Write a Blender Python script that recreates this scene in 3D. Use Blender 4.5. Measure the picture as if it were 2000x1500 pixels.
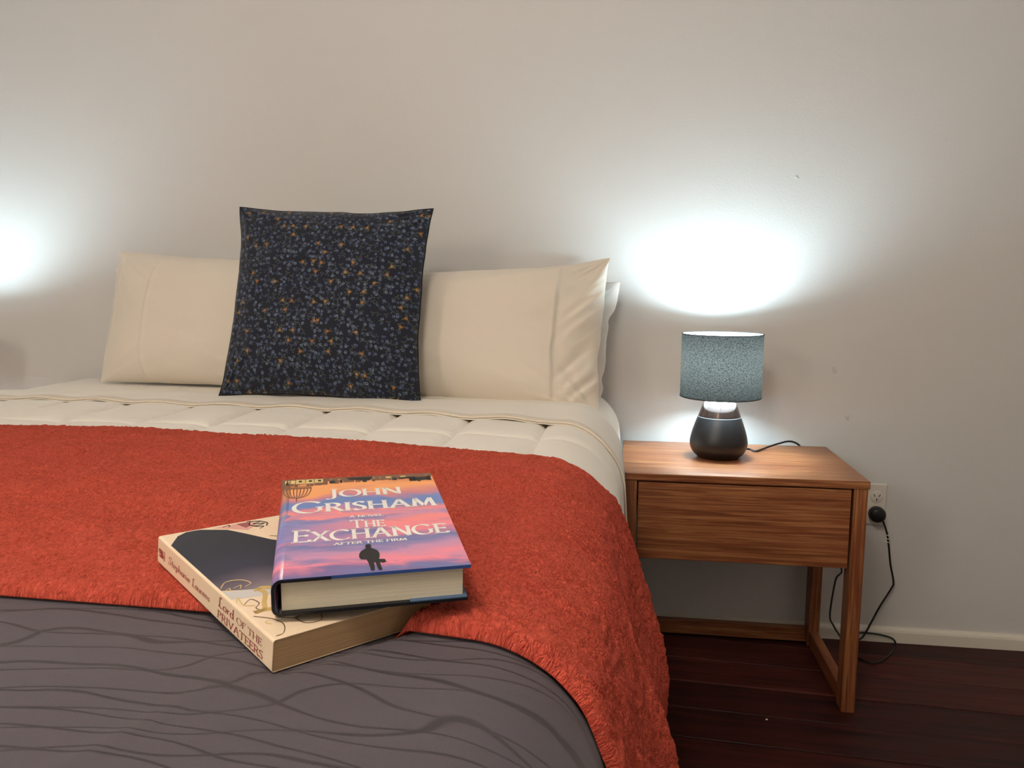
import bpy, bmesh, math, random
import numpy as np
from mathutils import Matrix, Vector

for o in list(bpy.data.objects):
    bpy.data.objects.remove(o, do_unlink=True)
SC = bpy.context.scene
COL = SC.collection

# ------------------------------------------------------------------ camera
CAM = np.array([0.0, -2.231, 0.9907])
YAW, PITCH, ROLL, FPX = 0.1389, 0.1256, 0.0052, 1527.76
def cam_axes():
    f = np.array([-math.sin(YAW)*math.cos(PITCH), math.cos(YAW)*math.cos(PITCH), -math.sin(PITCH)])
    r = np.array([math.cos(YAW), math.sin(YAW), 0.0])
    u = np.cross(r, f)
    c, s = math.cos(ROLL), math.sin(ROLL)
    return c*r + s*u, -s*r + c*u, f
CR, CU, CF = cam_axes()
cd = bpy.data.cameras.new('camera')
cd.sensor_width = 36.0
cd.sensor_fit = 'HORIZONTAL'
cd.lens = FPX/2000*36.0
cd.clip_start = 0.02
cam = bpy.data.objects.new('camera', cd)
COL.objects.link(cam)
cam.matrix_world = Matrix(((CR[0], CU[0], -CF[0], CAM[0]), (CR[1], CU[1], -CF[1], CAM[1]),
                           (CR[2], CU[2], -CF[2], CAM[2]), (0, 0, 0, 1)))
SC.camera = cam

# ------------------------------------------------------------------ world / exposure
w = bpy.data.worlds.new('night')
SC.world = w
w.use_nodes = True
w.node_tree.nodes['Background'].inputs[0].default_value = (0.02, 0.022, 0.03, 1)
w.node_tree.nodes['Background'].inputs[1].default_value = 0.2
vs = SC.view_settings
vs.view_transform = 'Standard'
vs.look = 'None'
vs.gamma = 1.0
vs.use_curve_mapping = False
vs.exposure = 0.0

PENDANT_POS = (-2.05, -3.75, 1.98)
PENDANT_STRENGTH = 34.0
FILL_POS = (-0.35, -2.35, 2.20)  # unseen fill light, added to lift the bedding and drawer front
FILL_STRENGTH = 37.0
PENDANT_COLOR = (1.0, 0.865, 0.72)
BULB_STRENGTH = 385.0
BULB_COLOR = (0.70, 0.91, 1.0)

def ray(u, v):
    return CR*((u-1000)/FPX) - CU*((v-750)/FPX) + CF
def aty(u, v, y):
    d = ray(u, v); return CAM + d*((y-CAM[1])/d[1])
def atz(u, v, z):
    d = ray(u, v); return CAM + d*((z-CAM[2])/d[2])

# ------------------------------------------------------------------ noise
def _hash(i, j, seed):
    i = i.astype(np.int64); j = j.astype(np.int64)
    h = (i*374761393 + j*668265263 + seed*1442695041) & 0xffffffff
    h = ((h ^ (h >> 13))*1274126177) & 0xffffffff
    h = h ^ (h >> 16)
    return (h & 0xffff)/65535.0
def vnoise(x, y, seed=0):
    x, y = np.broadcast_arrays(np.asarray(x, float), np.asarray(y, float))
    i, j = np.floor(x), np.floor(y)
    a, b = x-i, y-j
    a = a*a*a*(a*(a*6-15)+10); b = b*b*b*(b*(b*6-15)+10)
    n00 = _hash(i, j, seed); n10 = _hash(i+1, j, seed); n01 = _hash(i, j+1, seed); n11 = _hash(i+1, j+1, seed)
    return (n00*(1-a)+n10*a)*(1-b) + (n01*(1-a)+n11*a)*b - 0.5
def fbm(x, y, seed=0, oct=3):
    s = 0; amp = 1.0; f = 1.0
    for k in range(oct):
        s = s + amp*vnoise(x*f+17.3*k, y*f-9.1*k, seed+k); amp *= .5; f *= 2.03
    return s
def sstep(a, b, x):
    t = np.clip((x-a)/(b-a), 0, 1); return t*t*(3-2*t)

# ------------------------------------------------------------------ mesh helpers
def link(o, parent=None):
    COL.objects.link(o)
    if parent is not None: o.parent = parent
    return o
def tag(o, label=None, cat=None, group=None, kind=None):
    if label: o['label'] = label
    if cat: o['category'] = cat
    if group: o['group'] = group
    if kind: o['kind'] = kind
    return o
def empty(name, loc=(0, 0, 0), rot=(0, 0, 0)):
    o = bpy.data.objects.new(name, None)
    o.empty_display_size = 0.05
    COL.objects.link(o)
    o.location = loc; o.rotation_euler = rot
    return o
def mesh_obj(name, verts, faces, mat, parent=None, smooth=True, uv=None):
    me = bpy.data.meshes.new(name)
    me.from_pydata([tuple(map(float, v)) for v in verts], [], [tuple(int(k) for k in f) for f in faces])
    return _finish(name, me, mat, parent, smooth, uv)
def _finish(name, me, mat, parent, smooth, uv=None):
    if uv is not None:
        l = me.uv_layers.new(name='UVMap')
        vi = np.empty(len(me.loops), dtype=np.int32); me.loops.foreach_get('vertex_index', vi)
        l.data.foreach_set('uv', np.asarray(uv, dtype=np.float32)[vi].ravel())
    me.polygons.foreach_set('use_smooth', [smooth]*len(me.polygons))
    me.update()
    if mat is not None: me.materials.append(mat)
    o = bpy.data.objects.new(name, me)
    return link(o, parent)
def quads_mesh(name, V, Q, mat, parent=None, smooth=True, uv=None):
    V = np.asarray(V, dtype=np.float32); Q = np.asarray(Q, dtype=np.int32)
    me = bpy.data.meshes.new(name)
    me.vertices.add(len(V)); me.vertices.foreach_set('co', V.ravel())
    me.loops.add(Q.size); me.loops.foreach_set('vertex_index', Q.ravel())
    me.polygons.add(len(Q)); me.polygons.foreach_set('loop_start', np.arange(0, Q.size, 4, dtype=np.int32))
    me.update(calc_edges=True)
    me.validate()
    return _finish(name, me, mat, parent, smooth, uv)
def grid_quads(n, m, off=0, flip=False):
    i = np.arange(n-1)[:, None]; j = np.arange(m-1)[None, :]
    a = (i*m+j).ravel()+off
    q = np.stack([a, a+m, a+m+1, a+1], 1)
    return q[:, ::-1] if flip else q
def two_sheets(name, top, bot, mat, parent=None, uv=None):
    """closed cloth: two n x m x 3 grids joined along their border"""
    n, m, _ = top.shape
    V = np.concatenate([top.reshape(-1, 3), bot.reshape(-1, 3)])
    N = n*m
    Q = [grid_quads(n, m), grid_quads(n, m, N, True)]
    idx = np.concatenate([np.arange(m), np.arange(1, n)*m+m-1, (n-1)*m+np.arange(m-2, -1, -1), np.arange(n-2, -1, -1)*m])
    a, b = idx[:-1], idx[1:]
    Q.append(np.stack([a, b, b+N, a+N], 1))
    u2 = None
    if uv is not None:
        u2 = np.concatenate([uv.reshape(-1, 2), uv.reshape(-1, 2)])
    return quads_mesh(name, V, np.concatenate(Q), mat, parent, True, u2)
def bm_box(bm, c, s, rot=None):
    r = bmesh.ops.create_cube(bm, size=1.0)
    for v in r['verts']:
        p = Vector((v.co.x*s[0], v.co.y*s[1], v.co.z*s[2]))
        if rot is not None: p = rot @ p
        v.co = p + Vector(c)
    return r['verts']
def box(name, lo, hi, mat, parent=None, bevel=0.0, seg=2):
    bm = bmesh.new()
    lo, hi = np.array(lo, float), np.array(hi, float)
    bm_box(bm, (lo+hi)/2, hi-lo)
    if bevel > 0:
        bmesh.ops.bevel(bm, geom=bm.edges[:], offset=bevel, segments=seg, affect='EDGES', profile=0.5)
    return bm_obj(name, bm, mat, parent, smooth=False)
def bm_obj(name, bm, mat, parent=None, smooth=False):
    bmesh.ops.recalc_face_normals(bm, faces=bm.faces[:])
    me = bpy.data.meshes.new(name)
    bm.to_mesh(me); bm.free()
    return _finish(name, me, mat, parent, smooth)
def lathe(name, prof, mat, parent=None, n=64, loc=(0, 0, 0), closed=False):
    prof = np.array(prof, float); k = len(prof)
    a = np.linspace(0, 2*math.pi, n, endpoint=False)
    V = np.stack([prof[:, 0][:, None]*np.cos(a), prof[:, 0][:, None]*np.sin(a), np.repeat(prof[:, 1][:, None], n, 1)], -1).reshape(-1, 3)+np.array(loc)
    Q = []
    rng = range(k) if closed else range(k-1)
    for i in rng:
        i2 = (i+1) % k
        for j in range(n):
            j2 = (j+1) % n
            Q.append((i*n+j, i*n+j2, i2*n+j2, i2*n+j))
    o = quads_mesh(name, V, Q, mat, parent)
    return o
def catmull(P, n=10):
    P = [np.array(p, float) for p in P]
    P = [2*P[0]-P[1]]+P+[2*P[-1]-P[-2]]
    out = []
    for i in range(1, len(P)-2):
        for t in np.linspace(0, 1, n, endpoint=False):
            a, b, c, d = P[i-1], P[i], P[i+1], P[i+2]
            out.append(.5*((2*b)+(-a+c)*t+(2*a-5*b+4*c-d)*t*t+(-a+3*b-3*c+d)*t**3))
    out.append(P[-2])
    return np.array(out)
def tube(name, pts, r, mat, parent=None, n=8):
    pts = np.array(pts, float); k = len(pts)
    T = np.gradient(pts, axis=0); T /= np.linalg.norm(T, axis=1)[:, None]+1e-12
    up = np.array([0.3, 0.5, 0.81]); V = []
    a = np.linspace(0, 2*math.pi, n, endpoint=False)
    x = np.cross(T[0], up); x /= np.linalg.norm(x)
    rr = np.full(k, r) if np.isscalar(r) else np.array(r)
    for i in range(k):
        x = x-T[i]*np.dot(x, T[i]); x /= np.linalg.norm(x)
        y = np.cross(T[i], x)
        V.append(pts[i]+rr[i]*(np.cos(a)[:, None]*x+np.sin(a)[:, None]*y))
    V = np.concatenate(V); F = []
    for i in range(k-1):
        for j in range(n):
            j2 = (j+1) % n
            F.append((i*n+j, i*n+j2, (i+1)*n+j2, (i+1)*n+j))
    F.append(tuple(range(n-1, -1, -1))); F.append(tuple((k-1)*n+j for j in range(n)))
    return mesh_obj(name, V, F, mat, parent)
def copy_tree(o, parent=None):
    c = o.copy(); COL.objects.link(c); c.parent = parent
    for ch in list(o.children): copy_tree(ch, c)
    return c

# ------------------------------------------------------------------ materials
def lin(r, g, b):
    f = lambda c: (c/255/12.92) if c/255 <= 0.04045 else ((c/255+0.055)/1.055)**2.4
    return (f(r), f(g), f(b), 1.0)
class NT:
    def __init__(self, name):
        self.m = bpy.data.materials.new(name); self.m.use_nodes = True
        self.t = self.m.node_tree; self.n = self.t.nodes; self.l = self.t.links
        self.b = self.n['Principled BSDF']; self.out = self.n['Material Output']
    def node(self, typ, **kw):
        n = self.n.new(typ)
        for k, v in kw.items(): setattr(n, k, v)
        return n
    def put(self, sock, v):
        if isinstance(v, bpy.types.NodeSocket): self.l.new(v, sock)
        else: sock.default_value = v
    def math(self, op, a, b=0.0, c=None, clamp=False):
        n = self.node('ShaderNodeMath', operation=op, use_clamp=clamp)
        self.put(n.inputs[0], a); self.put(n.inputs[1], b)
        if c is not None: self.put(n.inputs[2], c)
        return n.outputs[0]
    def mix(self, f, a, b, typ='MIX'):
        n = self.node('ShaderNodeMix', data_type='RGBA', blend_type=typ)
        self.put(n.inputs[0], f); self.put(n.inputs[6], a); self.put(n.inputs[7], b)
        return n.outputs[2]
    def coord(self, which='Object', scale=(1, 1, 1), loc=(0, 0, 0), rot=(0, 0, 0)):
        t = self.node('ShaderNodeTexCoord'); m = self.node('ShaderNodeMapping')
        self.l.new(t.outputs[which], m.inputs[0])
        m.inputs['Scale'].default_value = scale; m.inputs['Location'].default_value = loc; m.inputs['Rotation'].default_value = rot
        return m.outputs[0]
    def noise(self, v, scale=5, detail=3, rough=.5, dist=0.0):
        n = self.node('ShaderNodeTexNoise')
        self.put(n.inputs['Vector'], v); n.inputs['Scale'].default_value = scale
        n.inputs['Detail'].default_value = detail; n.inputs['Roughness'].default_value = rough; n.inputs['Distortion'].default_value = dist
        return n.outputs[0]
    def ramp(self, f, stops, interp='LINEAR'):
        n = self.node('ShaderNodeValToRGB'); r = n.color_ramp; r.interpolation = interp
        while len(r.elements) < len(stops): r.elements.new(0.5)
        for e, (p, c) in zip(r.elements, stops): e.position = p; e.color = c
        self.l.new(f, n.inputs[0]); return n.outputs[0]
    def sep(self, v):
        n = self.node('ShaderNodeSeparateXYZ'); self.l.new(v, n.inputs[0]); return n.outputs
    def bump(self, h, strength=.3, dist=.002, normal=None):
        n = self.node('ShaderNodeBump'); n.inputs['Strength'].default_value = strength; n.inputs['Distance'].default_value = dist
        self.l.new(h, n.inputs['Height'])
        if normal is not None: self.l.new(normal, n.inputs['Normal'])
        self.l.new(n.outputs[0], self.b.inputs['Normal']); return n.outputs[0]
    def set(self, **kw):
        for k, v in kw.items(): self.put(self.b.inputs[k.replace('_', ' ')], v)
        return self
def plain(name, c, rough=.6, **kw):
    t = NT(name); t.set(Base_Color=c, Roughness=rough, **kw); return t.m

def m_wall():
    t = NT('wall_paint'); v = t.coord()
    n = t.noise(v, 1.2, 3)
    t.set(Base_Color=t.mix(n, (0.62, 0.615, 0.60, 1), (0.655, 0.65, 0.635, 1)), Roughness=.75)
    t.bump(t.math('ADD', t.noise(v, 160, 3, .6), t.math('MULTIPLY', t.noise(v, 6, 3), .8)), .18, .002)
    return t.m
def m_cloth(name, c1, c2, weave=900, bump=.12, rough=.9, sheen=.15, wr=14):
    t = NT(name); v = t.coord()
    n = t.noise(v, 3, 3)
    t.set(Base_Color=t.mix(n, c1, c2), Roughness=rough, Sheen_Weight=sheen)
    h = t.math('ADD', t.noise(v, weave, 2), t.math('MULTIPLY', t.noise(v, wr, 4, .55, .6), 2.2))
    t.bump(h, bump, .004)
    return t.m
def m_wood(name, dark, mid, light, axis=0, rough=.36, dens=1.0):
    t = NT(name)
    sc = [85*dens, 85*dens, 85*dens]; sc[axis] = 2.2
    v = t.coord('Object', tuple(sc))
    g = t.noise(v, 1.6, 5, .6, 1.4)
    f = [210, 210, 210]; f[axis] = 5
    fine = t.noise(t.coord('Object', tuple(f)), 1.0, 2, .6, .3)
    big = t.noise(t.coord('Object', (5, 5, 5)), 1.0, 2)
    w = t.math('ADD', t.math('MULTIPLY', g, .78), t.math('ADD', t.math('MULTIPLY', fine, .17), t.math('MULTIPLY', big, .15)))
    col = t.ramp(w, [(.30, dark), (.52, mid), (.76, light)])
    t.set(Base_Color=col, Roughness=t.math('ADD', t.math('MULTIPLY', fine, .2), rough-.1), Specular_IOR_Level=.5)
    t.bump(t.math('ADD', fine, g), .12, .001)
    return t.m
def m_floor():
    t = NT('stained_floor_board')
    oi = t.node('ShaderNodeObjectInfo')
    v = t.coord('Object', (1.5, 30, 30))
    g = t.noise(v, 1.7, 5, .6, .8)
    b = t.noise(t.coord('Object', (8, 22, 22)), 1.0, 3)
    w = t.math('ADD', t.math('MULTIPLY', g, .6), t.math('ADD', t.math('MULTIPLY', b, .25), t.math('MULTIPLY', oi.outputs['Random'], .22)))
    t.set(Base_Color=t.ramp(w, [(.3, lin(24, 9, 9)), (.55, lin(64, 25, 21)), (.85, lin(112, 54, 44))]),
          Roughness=t.math('ADD', .40, t.math('MULTIPLY', b, .25)), Specular_IOR_Level=.25)
    t.bump(g, .15, .0015)
    return t.m
def m_fleece():
    t = NT('rust_fleece')
    v = t.coord('UV', (1, 1, 1))
    d = t.noise(v, 22, 3, .55)
    a = t.noise(t.coord('UV', (1.25, .8, 1), rot=(0, 0, .25)), 190, 3, .6, 1.6)
    fz = t.noise(v, 800, 2, .7)
    ac = t.ramp(a, [(.32, (0, 0, 0, 1)), (.62, (1, 1, 1, 1))])
    col = t.mix(t.math('ADD', t.math('MULTIPLY', ac, .62), t.math('MULTIPLY', d, .42), clamp=True), lin(162, 46, 36), lin(246, 110, 90))
    t.set(Base_Color=col, Roughness=.95, Sheen_Weight=.35, Sheen_Roughness=.5, Sheen_Tint=lin(235, 120, 90), Specular_IOR_Level=.1)
    t.bump(t.math('ADD', a, t.math('MULTIPLY', fz, .35)), .9, .009)
    return t.m
def m_grey():
    t = NT('grey_wavy_jacquard')
    v = t.coord('UV')
    s = t.sep(v)
    def lines(freq, seed, width, ang, amp, sc):
        vv = t.coord('UV', (1, 1, 1), rot=(0, 0, ang), loc=(seed, seed*.37, 0))
        q = t.sep(vv)
        n = t.noise(t.coord('UV', (sc*.55, sc, 1), rot=(0, 0, ang), loc=(seed*3.1, seed, 0)), 1.0, 1.5, .45)
        ph = t.math('ADD', t.math('MULTIPLY', q[1], freq), t.math('MULTIPLY', n, amp))
        fr = t.math('ABSOLUTE', t.math('SUBTRACT', t.math('FRACT', ph), .5))
        n_ = t.node('ShaderNodeMapRange', interpolation_type='SMOOTHSTEP')
        t.put(n_.inputs[0], fr); t.put(n_.inputs[1], width); t.put(n_.inputs[2], width*.35); t.put(n_.inputs[3], 0.0); t.put(n_.inputs[4], 1.0)
        return n_.outputs[0]
    a = lines(40, 1.3, .075, .08, 4.4, 8)
    b = lines(30, 5.7, .055, -.12, 4.6, 7)
    c = t.math('MAXIMUM', a, b)
    fade = t.math('MULTIPLY', c, t.math('ADD', .45, t.noise(t.coord('UV', (5, 9, 1)), 1.0, 2)))
    base = t.mix(t.noise(v, 4, 3), lin(76, 70, 78), lin(87, 80, 88))
    col = t.mix(fade, base, lin(52, 46, 51))
    t.set(Base_Color=col, Roughness=t.math('SUBTRACT', .8, t.math('MULTIPLY', c, .22)), Sheen_Weight=.1)
    h = t.math('ADD', t.noise(v, 700, 2), t.math('ADD', t.math('MULTIPLY', fade, -.6), t.math('MULTIPLY', t.noise(t.coord('UV', (7, 16, 1)), 1.0, 4, .5, .8), 2.0)))
    t.bump(h, .16, .003)
    return t.m
def m_floral():
    t = NT('navy_floral_print')
    base_v = t.coord('UV')
    bg = t.mix(t.noise(base_v, 20, 3), lin(9, 14, 27), lin(15, 23, 44))
    col = bg
    def layer(col, scale, off, kind, c1, c2, thresh, size, rnd=.85):
        v = t.coord('UV', (scale, scale, 0), (off, off*1.7, 0))
        vo = t.node('ShaderNodeTexVoronoi', voronoi_dimensions='2D', feature='F1')
        vo.inputs['Scale'].default_value = 1.0; vo.inputs['Randomness'].default_value = rnd
        t.l.new(v, vo.inputs['Vector'])
        sub = t.node('ShaderNodeVectorMath', operation='SUBTRACT')
        t.l.new(v, sub.inputs[0]); t.l.new(vo.outputs['Position'], sub.inputs[1])
        s = t.sep(sub.outputs[0]); cs = t.sep(vo.outputs['Color'])
        dist = vo.outputs['Distance']
        ang = t.math('ADD', t.math('ARCTAN2', s[1], s[0]), t.math('MULTIPLY', cs[0], 6.28))
        if kind == 'ring':
            m = t.math('MULTIPLY', t.math('LESS_THAN', dist, size), t.math('GREATER_THAN', t.math('ADD', dist, t.math('MULTIPLY', t.math('COSINE', ang), size*.3)), size*.42))
        elif kind == 'flower':
            rad = t.math('MULTIPLY', t.math('ADD', .62, t.math('MULTIPLY', t.math('COSINE', t.math('MULTIPLY', ang, 5.0)), .38)), size)
            m = t.math('LESS_THAN', dist, rad)
        else:
            rad = t.math('MULTIPLY', t.math('POWER', t.math('ABSOLUTE', t.math('COSINE', t.math('MULTIPLY', ang, 1.5))), 2.6), size)
            m = t.math('LESS_THAN', dist, rad)
        m = t.math('MULTIPLY', m, t.math('GREATER_THAN', cs[1], thresh))
        return t.mix(m, col, t.mix(cs[2], c1, c2))
    col = layer(col, 66, 3.1, 'leaf', lin(48, 58, 76), lin(68, 74, 72), .18, .44)
    col = layer(col, 62, 11.7, 'ring', lin(70, 84, 122), lin(112, 126, 146), .38, .21)
    col = layer(col, 72, 23.9, 'flower', lin(54, 72, 112), lin(86, 98, 118), .4, .28)
    col = layer(col, 42, 41.3, 'leaf', lin(72, 68, 44), lin(84, 76, 52), .80, .42)
    col = layer(col, 42, 41.3, 'flower', lin(168, 104, 50), lin(178, 134, 80), .80, .19)
    t.set(Base_Color=col, Roughness=.85, Sheen_Weight=.1)
    t.bump(t.noise(base_v, 900, 2), .1, .002)
    return t.m
def m_emit(name, c, s):
    t = NT(name); e = t.node('ShaderNodeEmission'); e.inputs[0].default_value = (*c, 1); e.inputs[1].default_value = s
    t.l.new(e.outputs[0], t.out.inputs[0]); return t.m
def m_shade(name, c_diff, c_tr, fac, weave=False):
    """thin cloth: reflects diffusely and passes part of the light; woven cloth passes it between its threads"""
    t = NT(name)
    d = t.node('ShaderNodeBsdfDiffuse'); mx = t.node('ShaderNodeMixShader')
    d.inputs[0].default_value = c_diff
    mx.inputs[0].default_value = fac
    if weave:
        tr = t.node('ShaderNodeBsdfRefraction'); tr.inputs['IOR'].default_value = 1.5; tr.inputs['Roughness'].default_value = .45
        q = t.sep(t.coord('Object', (1, 1, 1)))
        a = t.math('ARCTAN2', q[1], q[0])
        cv = t.node('ShaderNodeCombineXYZ')
        t.l.new(t.math('MULTIPLY', a, 75.0), cv.inputs[0]); t.l.new(t.math('MULTIPLY', q[2], 1000.0), cv.inputs[1])
        n = t.noise(cv.outputs[0], .40, 2, .6, .8)
        f = t.ramp(n, [(.36, (.22, .22, .22, 1)), (.64, (1, 1, 1, 1))])
        t.l.new(t.math('MULTIPLY', f, fac), mx.inputs[0])
    else:
        tr = t.node('ShaderNodeBsdfTranslucent')
    tr.inputs[0].default_value = c_tr
    t.l.new(d.outputs[0], mx.inputs[1]); t.l.new(tr.outputs[0], mx.inputs[2]); t.l.new(mx.outputs[0], t.out.inputs[0])
    return t.m

M = {}
M['wall'] = m_wall()
M['ceiling'] = plain('ceiling_white', (.72, .71, .69, 1), .8)
M['skirting'] = plain('skirting_gloss', (.74, .70, .61, 1), .4)
M['floor'] = m_floor()
M['sub'] = plain('subfloor_dark', lin(14, 8, 7), .9)
M['pillow'] = m_cloth('pillow_cotton', lin(220, 211, 197), lin(228, 219, 205), 1100, .10)
M['white_sheet'] = m_cloth('white_sheet', lin(232, 230, 226), lin(240, 238, 234), 1000, .12)
M['cream'] = m_cloth('cream_sheet', lin(237, 230, 218), lin(243, 237, 226), 1000, .12)
M['quilt'] = m_cloth('cream_quilt', lin(238, 232, 222), lin(244, 239, 229), 900, .18, wr=26)
M['hem'] = m_cloth('hem_band_cotton', lin(224, 212, 194), lin(230, 219, 202), 1000, .12)
M['fleece'] = m_fleece()
M['grey'] = m_grey()
M['floral'] = m_floral()
M['piping_navy'] = plain('navy_seam', lin(12, 14, 22), .85)
WD, WM, WL = lin(68, 34, 20), lin(128, 73, 43), lin(184, 130, 82)
M['wood_x'] = m_wood('stained_timber_across', WD, WM, WL, 0)
M['wood_y'] = m_wood('stained_timber_deep', WD, WM, WL, 1)
M['wood_z'] = m_wood('stained_timber_upright', WD, WM, WL, 2)
M['black'] = plain('black_ceramic', lin(20, 19, 20), .38)
M['black_gloss'] = plain('dark_copper_glaze', lin(46, 32, 27), .2, Metallic=.5)
M['line'] = plain('pale_glaze_line', lin(120, 125, 135), .3)
M['lamp_top'] = plain('lamp_top_white', (.85, .88, .9, 1), .5)
M['shade_out'] = m_shade('charcoal_shade_fabric', (.012, .012, .013, 1), (1, .98, .88, 1), .155, True)
M['shade_in'] = m_shade('white_shade_lining', (.86, .88, .89, 1), (1, 1, 1, 1), .06)
M['rim'] = plain('black_trim', lin(18, 18, 20), .7)
M['metal'] = plain('pale_metal', (.6, .6, .62, 1), .35, Metallic=.8)
M['bulb'] = m_emit('bulb_glow', BULB_COLOR, BULB_STRENGTH)
M['cord'] = plain('black_cord', lin(14, 14, 15), .45)
M['plastic'] = plain('white_plastic', (.72, .69, .62, 1), .35)
M['slot'] = plain('socket_slot', lin(8, 8, 8), .8)
M['tie'] = plain('paper_tie', (.75, .72, .66, 1), .6)
M['bedbase'] = m_cloth('bed_base_fabric', lin(60, 58, 58), lin(70, 68, 68), 500, .2)
M['globe'] = m_emit('warm_globe', PENDANT_COLOR, PENDANT_STRENGTH)
M['globe_fill'] = m_emit('warm_globe_fill', PENDANT_COLOR, FILL_STRENGTH)

# ------------------------------------------------------------------ room
X0, X1, Y0, Y1, ZC = -3.1, 1.75, -4.6, 0.0, 2.45
T = .12
def struct(o):
    o['kind'] = 'structure'; return o
wall_back = struct(box('wall_back', (X0-T, Y1, -.05), (X1+T, Y1+T, ZC+.05), M['wall']))
struct(box('wall_front', (X0-T, Y0-T, -.05), (X1+T, Y0, ZC+.05), M['wall']))
struct(box('wall_left', (X0-T, Y0, -.05), (X0, Y1, ZC+.05), M['wall']))
struct(box('wall_right', (X1, Y0, -.05), (X1+T, Y1, ZC+.05), M['wall']))
struct(box('ceiling', (X0, Y0, ZC), (X1, Y1, ZC+.05), M['ceiling']))
floor = struct(box('floor', (X0, Y0, -.05), (X1, Y1, -.016), M['sub']))
def clip(poly, f):
    out = []
    for i in range(len(poly)):
        a, b = poly[i], poly[(i+1) % len(poly)]
        fa, fb = f(a), f(b)
        if fa >= 0: out.append(a)
        if (fa >= 0) != (fb >= 0):
            t = fa/(fa-fb); out.append(a+(b-a)*t)
    return out
def floor_boards():
    rnd = random.Random(9)
    ang = -0.066; ca, sa = math.cos(ang), math.sin(ang)
    ex, ey = np.array([ca, sa]), np.array([-sa, ca])
    BW = .1275
    org = np.array([.13, -.313])
    for k in range(-36, 6):
        x = -4.2 - rnd.random()*1.5
        while x < 2.6:
            L = 9.0
            g = .0012
            c = [org+ex*(x+g)+ey*(k*BW+g), org+ex*(x+L-g)+ey*(k*BW+g), org+ex*(x+L-g)+ey*((k+1)*BW-g), org+ex*(x+g)+ey*((k+1)*BW-g)]
            x += L
            for f in (lambda p: p[0]-X0-.001, lambda p: X1-.001-p[0], lambda p: p[1]-Y0-.001, lambda p: -.001-p[1]):
                c = clip(c, f)
                if len(c) < 3: break
            if len(c) < 3: continue
            zt = rnd.uniform(-.0012, 0)
            c = np.array(c); cen = c.mean(0)
            loc = []
            for p in c: loc.append(((p-cen)@ex, (p-cen)@ey))
            bm = bmesh.new()
            vt = [bm.verts.new((a, b, 0)) for a, b in loc]; vb = [bm.verts.new((a, b, -.015-zt)) for a, b in loc]
            bm.faces.new(vt); bm.faces.new(vb[::-1])
            for i in range(len(vt)):
                j = (i+1) % len(vt); bm.faces.new((vt[j], vt[i], vb[i], vb[j]))
            top = [e for e in bm.edges if all(abs(v.co.z) < 1e-6 for v in e.verts)]
            bmesh.ops.bevel(bm, geom=top, offset=.0012, segments=1, affect='EDGES')
            o = bm_obj('board', bm, M['floor'], floor)
            o.location = (cen[0], cen[1], zt); o.rotation_euler = (0, 0, ang)
floor_boards()
def skirting(name, a, b, nrm):
    a, b, nrm = np.array(a, float), np.array(b, float), np.array(nrm, float)
    prof = [(0, 0), (.014, 0), (.014, .030), (.012, .036), (.006, .041), (0, .042)]
    V = []
    for p in (a, b):
        for d, z in prof: V.append((p[0]+nrm[0]*d, p[1]+nrm[1]*d, z))
    k = len(prof)
    F = [(i, (i+1) % k, k+(i+1) % k, k+i) for i in range(k)]+[tuple(range(k))[::-1], tuple(range(k, 2*k))]
    o = mesh_obj(name, V, F, M['skirting'], None, False)
    bm = bmesh.new(); bm.from_mesh(o.data); bmesh.ops.recalc_face_normals(bm, faces=bm.faces[:]); bm.to_mesh(o.data); bm.free()
    return struct(o)
skirting('baseboard_back', (X0, 0), (X1, 0), (0, -1))
skirting('baseboard_left', (X0, Y0), (X0, -.014), (1, 0))
skirting('baseboard_right', (X1, Y0), (X1, -.014), (-1, 0))
skirting('baseboard_front', (X0+.014, Y0), (X1-.014, Y0), (0, 1))
def wall_chip(u, v, h):
    p = aty(u, v, -.001)
    bm = bmesh.new()
    for k, (dx, dz, sx, sz) in enumerate(((0, 0, .003, h), (.004, -h*.35, .0025, h*.6), (-.003, h*.2, .002, h*.5))):
        vs_ = bmesh.ops.create_icosphere(bm, subdivisions=1, radius=1.0)['verts']
        for q in vs_: q.co = Vector((p[0]+dx+q.co.x*sx+q.co.z*sx*.5, -.0003+q.co.y*.0012, p[2]+dz+q.co.z*sz*.5))
    bm_obj('plaster_chip', bm, M['wall'], wall_back, True)
wall_chip(1629, 722, .018); wall_chip(1655, 815, .016); wall_chip(1556, 346, .008)

# ------------------------------------------------------------------ pendant light and added fill globe behind the camera
def pendant(pos, gm, label):
    x, y, z = pos
    R_ = .19
    r = empty('pendant_light', (x, y, ZC))
    lathe('canopy', [(.0, 0), (.05, 0), (.05, -.02), (.008, -.028), (0, -.028)], M['metal'], r, 32)
    tube('cord', [(0, 0, -.02), (0, 0, -.2), (0, 0, z-ZC+.21)], .003, M['cord'], r)
    lathe('cap', [(0, z-ZC+.215), (.03, z-ZC+.215), (.035, z-ZC+.178), (0, z-ZC+.178)], M['metal'], r, 32)
    a = np.linspace(math.pi/2, -math.pi/2, 18)
    lathe('globe', [(R_*max(math.cos(t), 0), z-ZC+R_*math.sin(t)) for t in a], gm, r, 32)
    tag(r, label, 'pendant light', 'globe pendants')
pendant(PENDANT_POS, M['globe'], 'brighter warm opal globe pendant hanging well past the foot of the bed')
pendant(FILL_POS, M['globe_fill'], 'added warm fill globe, unseen, hanging above the foot of the bed')  # invented fill globe: brightens the bed from overhead, out of view

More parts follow.
